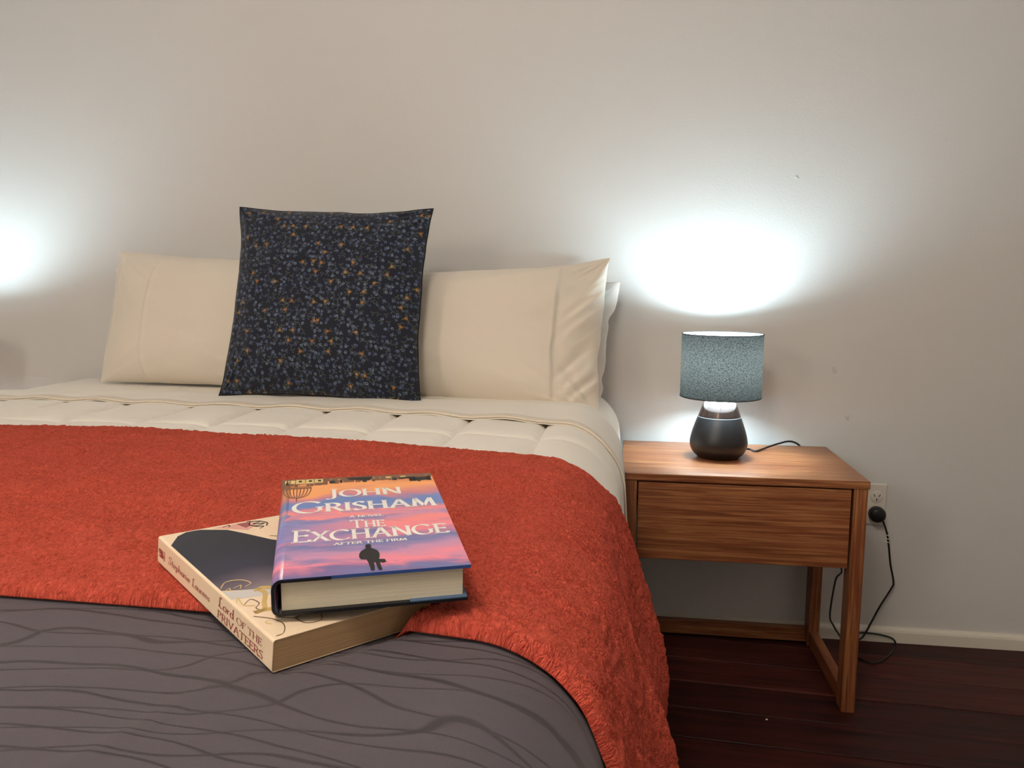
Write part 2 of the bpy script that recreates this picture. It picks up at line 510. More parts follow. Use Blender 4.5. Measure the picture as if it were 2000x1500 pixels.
# ------------------------------------------------------------------ books placement (used for dents in the bedding too)
def eul(a, b, c):
    return np.array(Matrix.Rotation(c, 3, 'Z') @ Matrix.Rotation(b, 3, 'Y') @ Matrix.Rotation(a, 3, 'X'))
HB = dict(o=np.array([-.2654, -1.68, .7626]), r=(.09, .002, .3827), w=.1583, l=.2368, t=.0315)
PB = dict(o=np.array([-.2545, -1.7011, .7242]), r=(.108, .0383, .9067), w=.1516, l=.2335, t=.0268)
PBM = eul(*PB['r'])
def dent(P, margin=.018):
    """press the cloth (n,m,3) down where the paperback lies on it"""
    base = PB['o'] - PBM[:, 2]*PB['t']
    n = PBM[:, 2]
    L = (P-base) @ PBM
    zp = base[2] - ((P[..., 0]-base[0])*n[0] + (P[..., 1]-base[1])*n[1])/n[2] - .0015
    dx = np.maximum(np.maximum(-L[..., 0], L[..., 0]-PB['w']), 0); dy = np.maximum(np.maximum(-L[..., 1], L[..., 1]-PB['l']), 0)
    d = np.hypot(dx, dy)
    wgt = 1-sstep(.002, margin, d)
    P = P.copy()
    low = np.minimum(P[..., 2], zp)
    P[..., 2] = P[..., 2]*(1-wgt) + low*wgt
    return P

# ------------------------------------------------------------------ bed
XR, XL, ZB = -.008, -1.71, .690
XC = (XR+XL)/2
YH, YF = -.03, -2.06
RB = .11
def arc_profile(d, r, tmax):
    """d: arc length past the corner start -> (outward, down, normal_out, normal_up)"""
    d = np.maximum(d, 0)
    th = np.minimum(d/r, tmax)
    rest = np.maximum(d-r*tmax, 0)
    out = r*np.sin(th)+rest*math.cos(tmax)
    dn = r*(1-np.cos(th))+rest*math.sin(tmax)
    return out, dn, np.sin(th), np.cos(th)
def bed_surface(S, Y, off, r=RB, tmax=math.radians(86), crown=.008):
    """S signed arc distance from the bed's centre line, Y along the bed, off = height above the bed surface"""
    half = (XR-XL)/2
    flat = half-r
    sg = np.sign(S); a = np.abs(S)
    out, dn, no, nu = arc_profile(a-flat, r, tmax)
    xx = np.minimum(a, flat)+out
    yf = YF+r
    outy, dny, noy, nuy = arc_profile(yf-Y, r, math.radians(86))
    yy = np.maximum(Y, yf)-outy
    z0 = ZB + crown*(1-np.clip(a/half, 0, 1)**2.5) - .004*sstep(-1.3, -1.9, Y)
    P = np.stack([XC+sg*(xx+off*no), yy-off*noy, z0-dn-dny+off*np.minimum(nu, 1)*nuy], -1)
    return P
bed = tag(empty('bed', (XC, (YH+YF)/2, 0)), 'double bed with a white sheeted mattress under layered bedding', 'bed')
def bed_parts():
    c = np.array([XC, (YH+YF)/2, 0])
    bx = lambda n, lo, hi, m, bv: box(n, np.array(lo)-c, np.array(hi)-c, m, bed, bv, 3)
    bx('base', (XL+.05, YF+.05, .10), (XR-.05, YH-.02, .36), M['bedbase'], .015)
    bx('mattress', (XL+.022, YF+.025, .362), (XR-.018, YH-.006, ZB-.008), M['white_sheet'], .095)
    for sx in (XL+.15, XR-.15):
        for sy in (YF+.15, YH-.15):
            bx('leg', (sx-.03, sy-.03, 0), (sx+.03, sy+.03, .10), M['rim'], .004)
bed_parts()

def sheet(name, mat, yhead, yfoot, drop_l, drop_r, top_fn, bot, ns, ny, tmax=86, r=RB, parent=None, pre=None, fold=None, rad=None, shift=None, bot_fn=None):
    half = (XR-XL)/2; flat = half-r
    s = np.linspace(-(flat+drop_l), flat+drop_r, ns)
    t = np.linspace(0, 1, ny)
    S, Tt = np.meshgrid(s, t, indexing='ij')
    Xa = XC+np.clip(S, -half, half)
    ya = yhead(Xa, S) if callable(yhead) else yhead
    yb = yfoot(Xa, S) if callable(yfoot) else yfoot
    Y = ya+(yb-ya)*Tt
    to = top_fn(S, Y, Tt)
    if bot_fn is not None: bot = bot_fn(to)
    if rad:
        e = np.minimum(np.minimum(Tt, 1-Tt)*np.abs(ya-yb), np.minimum(S-s[0], s[-1]-S))
        k = np.clip(e/rad, 0, 1); k = np.sqrt(np.maximum(1-(1-k)**2, 0))
        to = bot+(to-bot)*np.maximum(k, .02)
    a = bed_surface(S, Y, to, r, math.radians(tmax)); b = bed_surface(S, Y, bot+0*to, r, math.radians(tmax))
    if fold is not None:
        d = np.maximum(np.abs(S)-flat-r*.6, 0)
        f = fold(S, Y)*sstep(0, .25, d)
        a[..., 0] += np.sign(S)*f; b[..., 0] += np.sign(S)*f
    if shift is not None: a, b = shift(a, S, Y), shift(b, S, Y)
    if pre is not None: a, b = pre(a), pre(b)-np.array([0, 0, .0008])
    uv = np.stack([S, Y], -1)
    return two_sheets(name, a, b, mat, parent, uv)

def bedding():
    def tuck(P_, S, Y):
        P_ = P_.copy(); k = sstep(-.50, -.43, P_[..., 1])
        P_[..., 0] = np.where(P_[..., 0] > .0085, .0085*k+P_[..., 0]*(1-k), P_[..., 0])
        return P_
    lerp = lambda xs, ys: (lambda X, S: np.interp(X, xs, ys))
    # grey bedspread
    def gtop(S, Y, Tt):
        w_ = .004*fbm(S*5+Y*3, Y*7, 3, 3)+.0018*np.exp(-((S*.92-(Y+1.82)*.385-.488)/.007)**2)
        return .006+w_
    o = sheet('grey_bedspread', M['grey'], -1.30, YF-.32, .40, .40, gtop, .001, 260, 220, 88, fold=lambda S, Y: .006*np.sin(Y*21)+.004*np.sin(Y*47+1), pre=dent)
    tag(o, 'grey bedspread with dark wavy lines covering the foot of the bed', 'bedspread')
    # cream quilt
    P = .164; x_off = -1.30
    def qtop(S, Y, Tt):
        X = XC+S
        fx = np.abs(((X-x_off)/P+.5) % 1.0-.5)*P
        fy = np.abs(((Y+.79)/.25+.5) % 1.0-.5)*.25
        px = 1-np.exp(-fx/.011); px = px+(1-px)*sstep(.80, .86, np.abs(S)); py = 1-np.exp(-fy/.010)
        puck = .0022*fbm(X*60, Y*60, 8, 2)*np.exp(-np.minimum(fx, fy)/.02)
        return .003+.015*px*(.45+.55*py)*(1+.35*fbm(X*6, Y*6, 5, 2))+puck
    o = sheet('quilt', M['quilt'], lerp([-1.5, -.2], [-.40, -.47]), -1.36, .42, .42, qtop, .0015, 620, 360, 86, shift=tuck)
    tag(o, 'cream box-stitched quilt showing between the folded sheet and the rust throw', 'quilt')
    # cream top sheet folded over
    hemx = [-1.7, -1.3, -1.116, -.949, -.781, -.641, -.452, -.299, -.153, -.02]
    hemy = [-.535, -.550, -.576, -.580, -.584, -.596, -.614, -.636, -.650, -.70]
    hem = lerp(hemx, hemy)
    def stop(S, Y, Tt):
        X = XC+S
        wv = .0028*np.cos((X-x_off)/P*2*math.pi+math.pi)*sstep(.5, 1, Tt)
        fl = sstep(.86, .72, np.abs(S))
        return .010+.011*sstep(-.33, -.42, Y)+.003*fbm(S*6, Y*9, 21, 3)*fl+wv*fl
    o = sheet('folded_top_sheet', M['cream'], -.05, hem, .40, .36, stop, .0, 420, 160, 86, rad=.008, bot_fn=lambda to: to-.005, shift=tuck)
    hb_ = lambda X, S: hem(X, S)+.030
    hx = lambda X, S: hem(X, S)-.0012
    b = sheet('hem_band', M['hem'], hb_, hx, .40, .36, lambda S, Y, Tt: stop(S, Y, np.clip((Y+.05)/(hem(XC+np.clip(S, -.85, .85), S)+.05), 0, 1))+.0022, .0, 420, 10, 86, bot_fn=lambda to: to-.0035, shift=tuck)
    b.parent = o
    tag(o, 'smooth cream top sheet folded back over the quilt below the pillows', 'sheet')
    # rust throw
    hy = lerp([-1.6, -1.18, -.875, -.45, -.175, -.03, .0], [-.90, -.893, -.882, -.935, -.972, -1.02, -.99])
    fy = lerp([-1.7, -.55, -.2, -.05, 0], [-1.60, -1.615, -1.618, -1.635, -1.645])
    def ttop(S, Y, Tt):
        a = .0060*fbm(S*4+1.5*Y, Y*11+S*1.2, 31, 3)
        b = .0034*fbm(S*150+30*vnoise(S*12, Y*12, 5), Y*70+30*vnoise(S*11, Y*13, 6), 41, 3)
        c = .0028*np.exp(-((Y+.985+.03*S+.012*vnoise(S*5, 0*S, 3))/.012)**2)+.003*np.exp(-((Y+1.19-.09*S)/.02)**2)*sstep(-.2, .5, -S)
        return .026+a+b+c
    def flare(P_, S, Y):
        half = (XR-XL)/2; d = np.maximum(S-(half-RB)-.09, 0)
        P_ = P_.copy()
        P_[..., 0] += -.008*sstep(0, .05, d)+.040*sstep(.0, .24, d)-.026*sstep(.26, .5, d)
        return P_
    o = sheet('rust_throw', M['fleece'], hy, fy, .60, .66, ttop, .011, 900, 460, 86, rad=.016, pre=dent, shift=flare,
              fold=lambda S, Y: .009*np.sin(Y*19+1.1+S*2)+.006*np.sin(Y*43+S*5)+.004*np.sin(Y*85))
    tag(o, 'rust red fleece throw spread across the bed beneath the books', 'throw blanket')
bedding()

# ------------------------------------------------------------------ pillows
def edge_shift(U, V, seed, amp):
    k = 1-np.maximum(np.abs(U), np.abs(V))**8*0
    return amp*fbm(V*3.1+seed, U*.4+seed*1.7, seed+50, 2)*(1-np.abs(V)**4), amp*fbm(U*3.1-seed, V*.4+seed*.7, seed+60, 2)*(1-np.abs(U)**4)
def pillow(name, BL, BR, TR, TL, tf, tb, mat, n=110, kx=.05, ky=.06, seed=0, wr=.006, p=3.2, hem=None, parent=None, sag=0.0, flat=None, creases=(), kp=2, ea=.012, endfold=0.0):
    BL, BR, TR, TL = [np.array(q, float) for q in (BL, BR, TR, TL)]
    g = np.linspace(-1, 1, n); g = np.sign(g)*(1-(1-np.abs(g))**1.35)
    U, V = np.meshgrid(g, g, indexing='ij')
    u = U*(1-kx*(1-np.abs(V)**kp)); v = V*(1-ky*(1-np.abs(U)**kp))
    v = v-sag*(1-np.abs(U)**3)*np.maximum(V, 0)
    du, dv = edge_shift(U, V, seed, ea)
    u = u+du*U**2; v = v+dv*V**2
    a = (u+1)/2; b = (v+1)/2
    Pm = (BL*((1-a)*(1-b))[..., None]+BR*(a*(1-b))[..., None]+TR*(a*b)[..., None]+TL*((1-a)*b)[..., None])
    nrm = np.cross((BR-BL), (TL-BL)); nrm = nrm/np.linalg.norm(nrm)
    if nrm[1] > 0: nrm = -nrm
    prof = ((1-np.abs(U)**p)*(1-np.abs(V)**p))
    prof = np.maximum(prof, 0)**.62
    wrk = np.zeros_like(U)
    for k, (cx, cy) in enumerate(((-1, -1), (1, -1), (1, 1), (-1, 1))):
        dx, dy = U-cx, V-cy
        rr = np.hypot(dx, dy); th = np.arctan2(dy, dx)
        wrk += vnoise(th*7+seed*3+k*13, rr*1.2, seed+k)*np.exp(-rr/.55)*1.6
    wrk += .5*fbm(U*2.2+seed, V*2.2, seed+9, 3)
    edge = np.minimum(1-np.abs(U), 1-np.abs(V))
    bump = wr*wrk*sstep(0, .12, edge)
    for (side, pos, amp, wd) in creases:
        q = U-pos-.05*(V**2) if side == 'u' else V-pos
        bump += amp*np.exp(-(q/wd)**2)
    if endfold:
        q = V*1.1-U*1.9
        bump += endfold*(fbm(q*3.4+seed, (V+U)*.7, seed+5, 2)+.5*vnoise(q*9, (V+U)*.9, seed+6))*sstep(.62, .9, U)
    if hem is not None:
        hu, step = hem
        sgn = 1 if hu > 0 else -1
        prof = prof*(1-.12*sstep(hu, hu+sgn*.04, U) if hu > 0 else 1-.12*sstep(-hu, -hu+.04, -U))
        bump += step*np.exp(-((U-hu)/.007)**2)-step*1.6*np.exp(-((U-hu-sgn*.022)/.009)**2)
    F = Pm+nrm*(tf*prof+bump*prof**.25)[..., None]
    B = Pm-nrm*(tb*prof)[..., None]
    if flat is not None:
        F[..., 1] = np.minimum(F[..., 1], flat); B[..., 1] = np.minimum(B[..., 1], flat)
    W = np.linalg.norm(BR-BL); H = np.linalg.norm(TL-BL)
    uv = np.stack([a*W, b*H], -1)
    return two_sheets(name, F, B, mat, parent, uv)

def pillows():
    grp = 'cream pillows against the wall'
    # back pair
    o = pillow('pillow', (-.74, -.115, .712), aty(1170, 800, -.115), aty(1212, 550, -.062), (-.74, -.062, .99), .045, .05, M['white_sheet'], 80, seed=3, flat=-.004, kx=.02, ea=.05)
    tag(o, 'white pillow standing behind the front pillow beside the lit lamp', 'pillow', grp)
    o = pillow('pillow', (-1.50, -.11, .712), (-.80, -.115, .712), (-.80, -.062, 1.03), aty(228, 524, -.062), .032, .05, M['white_sheet'], 80, seed=5, flat=-.004, kx=.03)
    tag(o, 'white pillow mostly hidden behind the front pillow, its corner poking out', 'pillow', grp)
    # front right
    o = pillow('pillow', (-.775, -.275, .712), aty(1168, 815, -.285), aty(1191, 503, -.155), (-.77, -.150, 1.028), .085, .06, M['pillow'], 170, kx=.025, ky=.035, seed=11, wr=.010,
               hem=(.66, .0016), creases=(('u', -.12, .0016, .012),), sag=.085, endfold=.024, ea=.02)
    tag(o, 'cream pillow with a wide hemmed open end beside the lamp table', 'pillow', grp)
    # front left
    o = pillow('pillow', aty(196, 745, -.20), (-.785, -.275, .712), (-.79, -.150, 1.045), aty(234, 490, -.140),   .08, .035, M['pillow'], 170, kx=.03, ky=.02, seed=17, wr=.008,
               creases=(('u', -.52, .004, .014), ('u', -.90, .0025, .01)), sag=.01)
    tag(o, 'cream pillow with one long crease on the far side of the navy cushion', 'pillow', grp)
    # floral cushion
    c = empty('floral_cushion', (-.722, -.445, .705))
    loc = np.array(c.location)
    q = [aty(428, 774, -.452)-loc, aty(822, 795, -.435)-loc, aty(846, 408, -.290)-loc, aty(469, 405, -.315)-loc]
    pillow('cushion_cover', *q, .080, .065, M['floral'], 190, kx=.07, ky=.055, seed=23, wr=.016, p=2.8, parent=c, kp=3, ea=.022)
    # seam round the edge
    g = np.linspace(-1, 1, 40)
    ed = [(t, -1) for t in g]+[(1, t) for t in g[1:]]+[(t, 1) for t in g[::-1][1:]]+[(-1, t) for t in g[::-1][1:]]
    pts = []
    for U, V in ed:
        u = U*(1-.07*(1-abs(V)**3)); v = V*(1-.055*(1-abs(U)**3))
        du, dv = edge_shift(np.float64(U), np.float64(V), 23, .022); u = u+du*U**2; v = v+dv*V**2
        a, b = (u+1)/2, (v+1)/2
        pts.append(q[0]*(1-a)*(1-b)+q[1]*a*(1-b)+q[2]*a*b+q[3]*(1-a)*b)
    tube('seam', pts, .0022, M['piping_navy'], c, 6)
    tag(c, 'square navy cushion printed with tiny flowers leaning on the pillows', 'cushion')
pillows()

# ------------------------------------------------------------------ bedside table
NSX0, NSW, NSD, NSH, NSG = .011, .5517, .3933, .5558, .0243
def bedside_table(loc, label):
    r = empty('bedside_table', loc)
    w_, d_, h_ = NSW, NSD, NSH
    tt = .0175
    bx = lambda n, lo, hi, m, p=r, bv=.0012: box(n, lo, hi, m, p, bv, 1)
    bx('table_top', (0, 0, h_-tt), (w_, d_, h_), M['wood_x'])
    lw, ld = .030, .045
    e = .003
    for x in (e, w_-lw-e):
        bx('leg', (x, e, 0), (x+lw, e+ld, h_-tt), M['wood_z'])
        bx('leg', (x, d_-ld-e, 0), (x+lw, d_-e, h_-tt), M['wood_z'])
        bx('side_rail', (x+.003, e+ld, .004), (x+lw-.003, d_-ld-e, .044), M['wood_y'])
        bx('side_panel', (x+.006, e+ld, h_-tt-.165), (x+lw-.006, d_-ld-e, h_-tt), M['wood_y'])
    bx('back_rail', (e+lw, d_-e-.025, .004), (w_-e-lw, d_-e-.004, .044), M['wood_x'])
    bx('back_panel', (e+lw, d_-e-.02, h_-tt-.165), (w_-e-lw, d_-e-.005, h_-tt), M['wood_x'])
    dz0, dz1 = h_-tt-.1885, h_-tt-.004
    dr = box('drawer', (e+lw+.003, e+.001, dz0), (w_-e-lw-.0055, e+.021, dz1), M['wood_x'], r, .001, 1)
    bm = bmesh.new()
    x0, x1 = e+lw+.012, w_-e-lw-.014
    for lo, hi in (((x0, e+.021, dz0+.012), (x0+.012, d_-.05, dz1-.02)), ((x1-.012, e+.021, dz0+.012), (x1, d_-.05, dz1-.02)),
                   ((x0, d_-.062, dz0+.012), (x1, d_-.05, dz1-.02)), ((x0, e+.021, dz0+.012), (x1, d_-.05, dz0+.018))):
        lo, hi = np.array(lo), np.array(hi); bm_box(bm, (lo+hi)/2, hi-lo)
    bm_obj('drawer_box', bm, M['wood_y'], dr)
    return tag(r, label, 'bedside table', 'bedside tables')
NS_R = bedside_table((NSX0, -NSG-NSD, 0), 'brown timber bedside table with one plain drawer between rust throw and wall socket')
NS_L = copy_tree(NS_R)
LXOFF = -2.185
NS_L.location = (XL-.055-NSW, -NSG-NSD, 0)
NS_L['label'] = 'matching brown timber bedside table on the far side of the bed'

# ------------------------------------------------------------------ lamps
LX, LY = .252, -.204
def lamp(loc):
    r = empty('table_lamp', loc)
    # base
    prof = [(0, 0), (.046, 0), (.053, .003), (.062, .011), (.0695, .023), (.0722, .036), (.0712, .048), (.067, .066), (.0605, .086), (.0538, .1045)]
    P = catmull([(a, b, 0) for a, b in prof], 4)[:, :2]; P[0, 0] = 0
    b = lathe('lamp_base', P, M['black'], r, 72)
    lathe('glaze_line', [(.0535, .1040), (.0543, .1045), (.0536, .1056), (.0528, .1056)], M['line'], b, 72, closed=True)
    lathe('glazed_collar', [(.0534, .1052), (.048, .120), (.0412, .1385), (.0402, .1392), (.0385, .138), (.0382, .136)], M['black_gloss'], b, 72)
    lathe('base_cap', [(.0388, .1365), (.030, .1372), (.012, .1376), (0, .1376)], M['lamp_top'], b, 64)
    lathe('lamp_neck', [(0, .136), (.009, .136), (.009, .165), (.016, .167), (.016, .205), (.0135, .206), (.0135, .2075), (0, .2075)], M['lamp_top'], r, 32)
    # shade
    R_, zb, zt = .1005, .157, .3155
    sh = lathe('lamp_shade', [(R_, zb), (R_, (zb+zt)/2), (R_, zt)], M['shade_out'], r, 96)
    lathe('shade_lining', [(R_-.0012, zb), (R_-.0012, (zb+zt)/2), (R_-.0012, zt)], M['shade_in'], sh, 96)
    for z, m in ((zb, M['rim']), (zt, M['rim'])):
        lathe('shade_rim', [(R_-.002, z-.001), (R_+.0006, z-.001), (R_+.0006, z+.0012), (R_-.002, z+.0012)], m, sh, 96, closed=True)
    a = np.linspace(0, 2*math.pi, 25)
    tube('shade_ring', [(.02*math.cos(t), .02*math.sin(t), .168) for t in a], .0015, M['metal'], sh, 6)
    for k in range(3):
        t = k*2*math.pi/3+.5
        tube('spoke', [(.02*math.cos(t), .02*math.sin(t), .168), (.06*math.cos(t), .06*math.sin(t), .162), (.099*math.cos(t), .099*math.sin(t), .159)], .0013, M['metal'], sh, 6)
    # bulb
    zc, rb = .257, .031
    th = np.linspace(math.pi/2, -math.pi*.2, 12)
    prof = [(max(rb*math.cos(t), 0), zc+rb*math.sin(t)) for t in th]+[(.0225, .230), (.018, .216), (.0135, .2065)]
    lathe('bulb', prof, M['bulb'], r, 32)
    return r
LAMP_Z = NSH+.0004
L_R = lamp((LX, LY, LAMP_Z))
L_L = copy_tree(L_R)
L_L.location = (-1.985, -.30, LAMP_Z)
tag(L_R, 'black teardrop table lamp with charcoal drum shade, lit, beside the wall socket', 'table lamp', 'bedside lamps')
tag(L_L, 'matching lit table lamp on the far bedside table', 'table lamp', 'bedside lamps')

def lamp_cord():
    o = np.array([LX, LY, LAMP_Z])
    P = [np.array([LX+.058, LY+.036, NSH+.012]), atz(1462, 877, NSH+.006), atz(1477, 881, NSH+.003), aty(1500, 873, -.085), aty(1522, 866, -.06), aty(1543, 862, -.04), aty(1560, 869, -.0215),
         aty(1566, 884, -.011), aty(1575, 940, -.011), aty(1602, 1030, -.012), aty(1643, 1108, -.016), aty(1632, 1133, -.022), aty(1621, 1200, -.04), aty(1628, 1222, -.055), aty(1641, 1243, -.075),
         atz(1660, 1272, .004), atz(1683, 1288, .004), atz(1708, 1295, .004), atz(1733, 1283, .004), aty(1748, 1264, -.036), aty(1744, 1248, -.026), aty(1715, 1239, -.022), aty(1680, 1236, -.024),
         aty(1660, 1240, -.03), aty(1652, 1249, -.034), aty(1662, 1255, -.034), aty(1680, 1248, -.030), aty(1691, 1235, -.025), aty(1717, 1187, -.022), aty(1741, 1149, -.020), aty(1745, 1136, -.020), aty(1739, 1101, -.022),
         aty(1736, 1069, -.026), aty(1732, 1040, -.030), aty(1724, 1016, -.032)]
    P = [p-o for p in P]
    c = tube('power_cord', catmull(P, 8), .0026, M['cord'], L_R, 8)
    # plug
    pc = aty(1712.3, 1004, -.024)-o
    R_ = Matrix.Rotation(math.pi/2, 4, 'X')
    pl = lathe('plug', [(0, .020), (.014, .020), (.019, .017), (.0215, .010), (.022, 0), (.0205, -.008), (.017, -.0095), (0, -.0095)], M['cord'], c, 40)
    pl.matrix_local = Matrix.Translation(pc) @ R_
    d = aty(1724, 1016, -.032)-o
    # paper twist tie left on the cord
    q = aty(1733, 1050, -.029)-o
    a = np.linspace(0, 2*math.pi*3, 40)
    ptsx = [q+np.array([.0042*math.cos(t), .0042*math.sin(t), .014-.028*i/39]) for i, t in enumerate(a)]
    ptsx += [q+np.array([-.008, -.004, -.010]), q+np.array([-.016, -.006, -.001]), q+np.array([-.017, -.006, .004]), q+np.array([-.012, -.006, .006])]
    tube('twist_tie', catmull(ptsx, 2), .0011, M['tie'], c, 5)
lamp_cord()

# ------------------------------------------------------------------ wall socket
def socket():
    zt = .453; x1 = .733
    r = empty('power_outlet', (x1-.0365, 0, zt-.0575))
    box('wall_plate', (-.0365, -.009, -.0575), (.0365, -.0006, .0575), M['plastic'], r, .0025, 3)
    p = aty(1712.5, 970.7, -.009)
    for dx, dz in ((p[0]-r.location.x, p[2]-r.location.z), (p[0]-r.location.x, p[2]-r.location.z-.0478)):
        f = lathe('socket_face', [(0, 0), (.0165, 0), (.0175, -.0006), (.0175, -.002)], M['plastic'], r, 32)
        f.matrix_local = Matrix.Translation((dx, -.0102, dz)) @ Matrix.Rotation(math.pi/2, 4, 'X')
        for k, (sx, sz, ang, ln) in enumerate(((-.0068, .0045, .52, .0075), (.0068, .0045, -.52, .0075), (0, -.0075, 0, .0075))):
            bm = bmesh.new()
            bm_box(bm, (0, 0, 0), (.0019, ln, .0006))
            s = bm_obj('slot', bm, M['slot'], f)
            s.matrix_local = Matrix.Translation((sx, sz, .0002)) @ Matrix.Rotation(ang, 4, 'Z')
    tag(r, 'cream double power outlet on the wall with a black plug in its lower socket', 'power outlet')
socket()

# ------------------------------------------------------------------ floor crumb
p = atz(1497, 1406, 0)
bm = bmesh.new(); bmesh.ops.create_icosphere(bm, subdivisions=1, radius=.003)
for i, v in enumerate(bm.verts): v.co.z = v.co.z*.55+.0012; v.co.x *= 1+.3*math.sin(i*2.1)
o = bm_obj('lint_speck', bm, M['tie'], None, True); o.location = (p[0], p[1], .0)
tag(o, 'tiny white speck of lint on the dark floor boards', 'lint')

# ------------------------------------------------------------------ lettering: pen strokes with a broad nib
def arcp(cx, cy, rx, ry, a0, a1, n=18):
    a = np.radians(np.linspace(a0, a1, n)); return np.stack([cx+rx*np.cos(a), cy+ry*np.sin(a)], 1)
def ln(*p): return np.array(p, float).reshape(-1, 2)
def sp(*p): return catmull([(a, b, 0) for a, b in np.array(p, float).reshape(-1, 2)], 7)[:, :2]
# glyph: (advance, strokes, serif points)
GL = {
 'J': (.46, [ln(.28, 1, .28, .02), arcp(.08, .02, .2, .24, 0, -120)], [(.28, 1)]),
 'O': (1.0, [arcp(.5, .5, .43, .5, 0, 360, 36)], []),
 'H': (.92, [ln(.16, 0, .16, 1), ln(.76, 0, .76, 1), ln(.16, .52, .76, .52)], [(.16, 0), (.16, 1), (.76, 0), (.76, 1)]),
 'N': (.96, [ln(.16, 0, .16, 1), ln(.16, 1, .8, 0), ln(.8, 0, .8, 1)], [(.16, 0), (.12, 1), (.8, 1)]),
 'G': (1.0, [arcp(.52, .5, .45, .5, 42, 325, 30), ln(.87, .14, .87, .46)], [(.87, .46)]),
 'R': (.78, [ln(.16, 0, .16, 1), np.concatenate([ln(.16, .98), arcp(.34, .745, .26, .235, 90, -90), ln(.16, .51)]), ln(.38, .51, .74, 0)], [(.16, 0), (.14, 1), (.74, 0)]),
 'I': (.36, [ln(.18, 0, .18, 1)], [(.18, 0), (.18, 1)]),
 'S': (.62, [sp(.52, .86, .4, .97, .24, .96, .12, .82, .16, .64, .34, .51, .5, .36, .5, .15, .36, .03, .2, .03, .08, .17)], []),
 'A': (.92, [ln(.46, 1, .1, 0), ln(.46, 1, .82, 0), ln(.22, .36, .7, .36)], [(.1, 0), (.82, 0)]),
 'M': (1.12, [ln(.14, 0, .24, 1), ln(.24, 1, .56, .06), ln(.56, .06, .88, 1), ln(.88, 1, .98, 0)], [(.14, 0), (.98, 0)]),
 'T': (.84, [ln(.42, 0, .42, 1), ln(.06, .97, .78, .97), ln(.07, .98, .06, .84), ln(.77, .98, .78, .84)], [(.42, 0)]),
 'E': (.68, [ln(.16, 0, .16, 1), ln(.16, .97, .58, .97), ln(.16, .52, .52, .52), ln(.16, .03, .62, .03), ln(.58, .98, .58, .85), ln(.62, .02, .64, .17), ln(.52, .44, .52, .6)], [(.13, 1), (.13, 0)]),
 'X': (.84, [ln(.1, 1, .74, 0), ln(.72, 1, .1, 0)], [(.1, 1), (.74, 0), (.72, 1), (.1, 0)]),
 'C': (.92, [arcp(.52, .5, .45, .5, 45, 318, 30)], []),
 'V': (.86, [ln(.08, 1, .43, 0), ln(.78, 1, .43, 0)], [(.08, 1), (.78, 1)]),
 'L': (.66, [ln(.16, 0, .16, 1), ln(.16, .03, .6, .03), ln(.6, .02, .62, .2)], [(.16, 1), (.13, 0)]),
 'F': (.64, [ln(.16, 0, .16, 1), ln(.16, .97, .58, .97), ln(.16, .52, .5, .52), ln(.58, .98, .58, .84)], [(.16, 0), (.13, 1)]),
 'P': (.7, [ln(.16, 0, .16, 1), np.concatenate([ln(.16, .98), arcp(.34, .73, .26, .25, 90, -90), ln(.16, .48)])], [(.16, 0), (.13, 1)]),
 ' ': (.4, [], []),
 # small letters for the spine
 'a': (.5, [arcp(.24, .25, .17, .25, 30, 330), ln(.42, .5, .42, .04, .48, 0)], []),
 'd': (.52, [arcp(.24, .25, .17, .25, 30, 330), ln(.42, 1.05, .42, .04, .48, 0)], []),
 'e': (.46, [np.concatenate([ln(.08, .27, .38, .27), arcp(.23, .26, .17, .25, 10, 310)])], []),
 'h': (.52, [ln(.1, 1.05, .1, 0), sp(.1, .34, .22, .49, .36, .46, .4, .3, .4, 0)], []),
 'i': (.26, [ln(.12, .5, .12, .04, .2, 0), ln(.12, .68, .13, .76)], []),
 'n': (.52, [ln(.1, .5, .1, 0), sp(.1, .34, .22, .49, .36, .46, .4, .3, .4, 0)], []),
 'o': (.5, [arcp(.25, .25, .18, .26, 0, 360, 24)], []),
 'p': (.5, [ln(.1, .5, .1, -.4), arcp(.25, .25, .17, .26, 150, -150)], []),
 'r': (.38, [ln(.1, .5, .1, 0), sp(.1, .3, .2, .46, .34, .48)], []),
 's': (.38, [sp(.32, .43, .2, .5, .1, .4, .2, .27, .3, .14, .2, .01, .06, .06)], []),
 't': (.36, [sp(.16, .82, .16, .1, .24, .0, .34, .06), ln(.04, .5, .32, .5)], []),
 'u': (.52, [sp(.1, .5, .1, .14, .2, .0, .34, .06, .41, .2), ln(.41, .5, .41, .04, .48, 0)], []),
 # swash capitals
 's_': (.66, [sp(.62, .92, .46, 1.08, .24, 1.0, .2, .76, .4, .54, .5, .28, .34, .02, .1, .06, .04, .24)], []),
 'l_': (.62, [sp(.46, 1.0, .32, 1.12, .22, .9, .22, .4, .16, .06, .06, .04), sp(.06, .08, .22, .1, .4, -.02, .62, .1)], []),
}
def ribbon(P, W, thin, V, F, xf):
    P = np.array(P, float)
    T_ = np.gradient(P, axis=0); T_ /= np.linalg.norm(T_, axis=1)[:, None]+1e-9
    nib = math.radians(22)
    th = thin+(W-thin)*np.abs(T_[:, 0]*math.sin(nib)-T_[:, 1]*math.cos(nib))
    N_ = np.stack([-T_[:, 1], T_[:, 0]], 1)
    a, b = P+N_*th[:, None]/2, P-N_*th[:, None]/2
    o = len(V)
    for p in a: V.append(xf(p))
    for p in b: V.append(xf(p))
    n = len(P)
    for i in range(n-1): F.append((o+i, o+n+i, o+n+i+1, o+i+1))
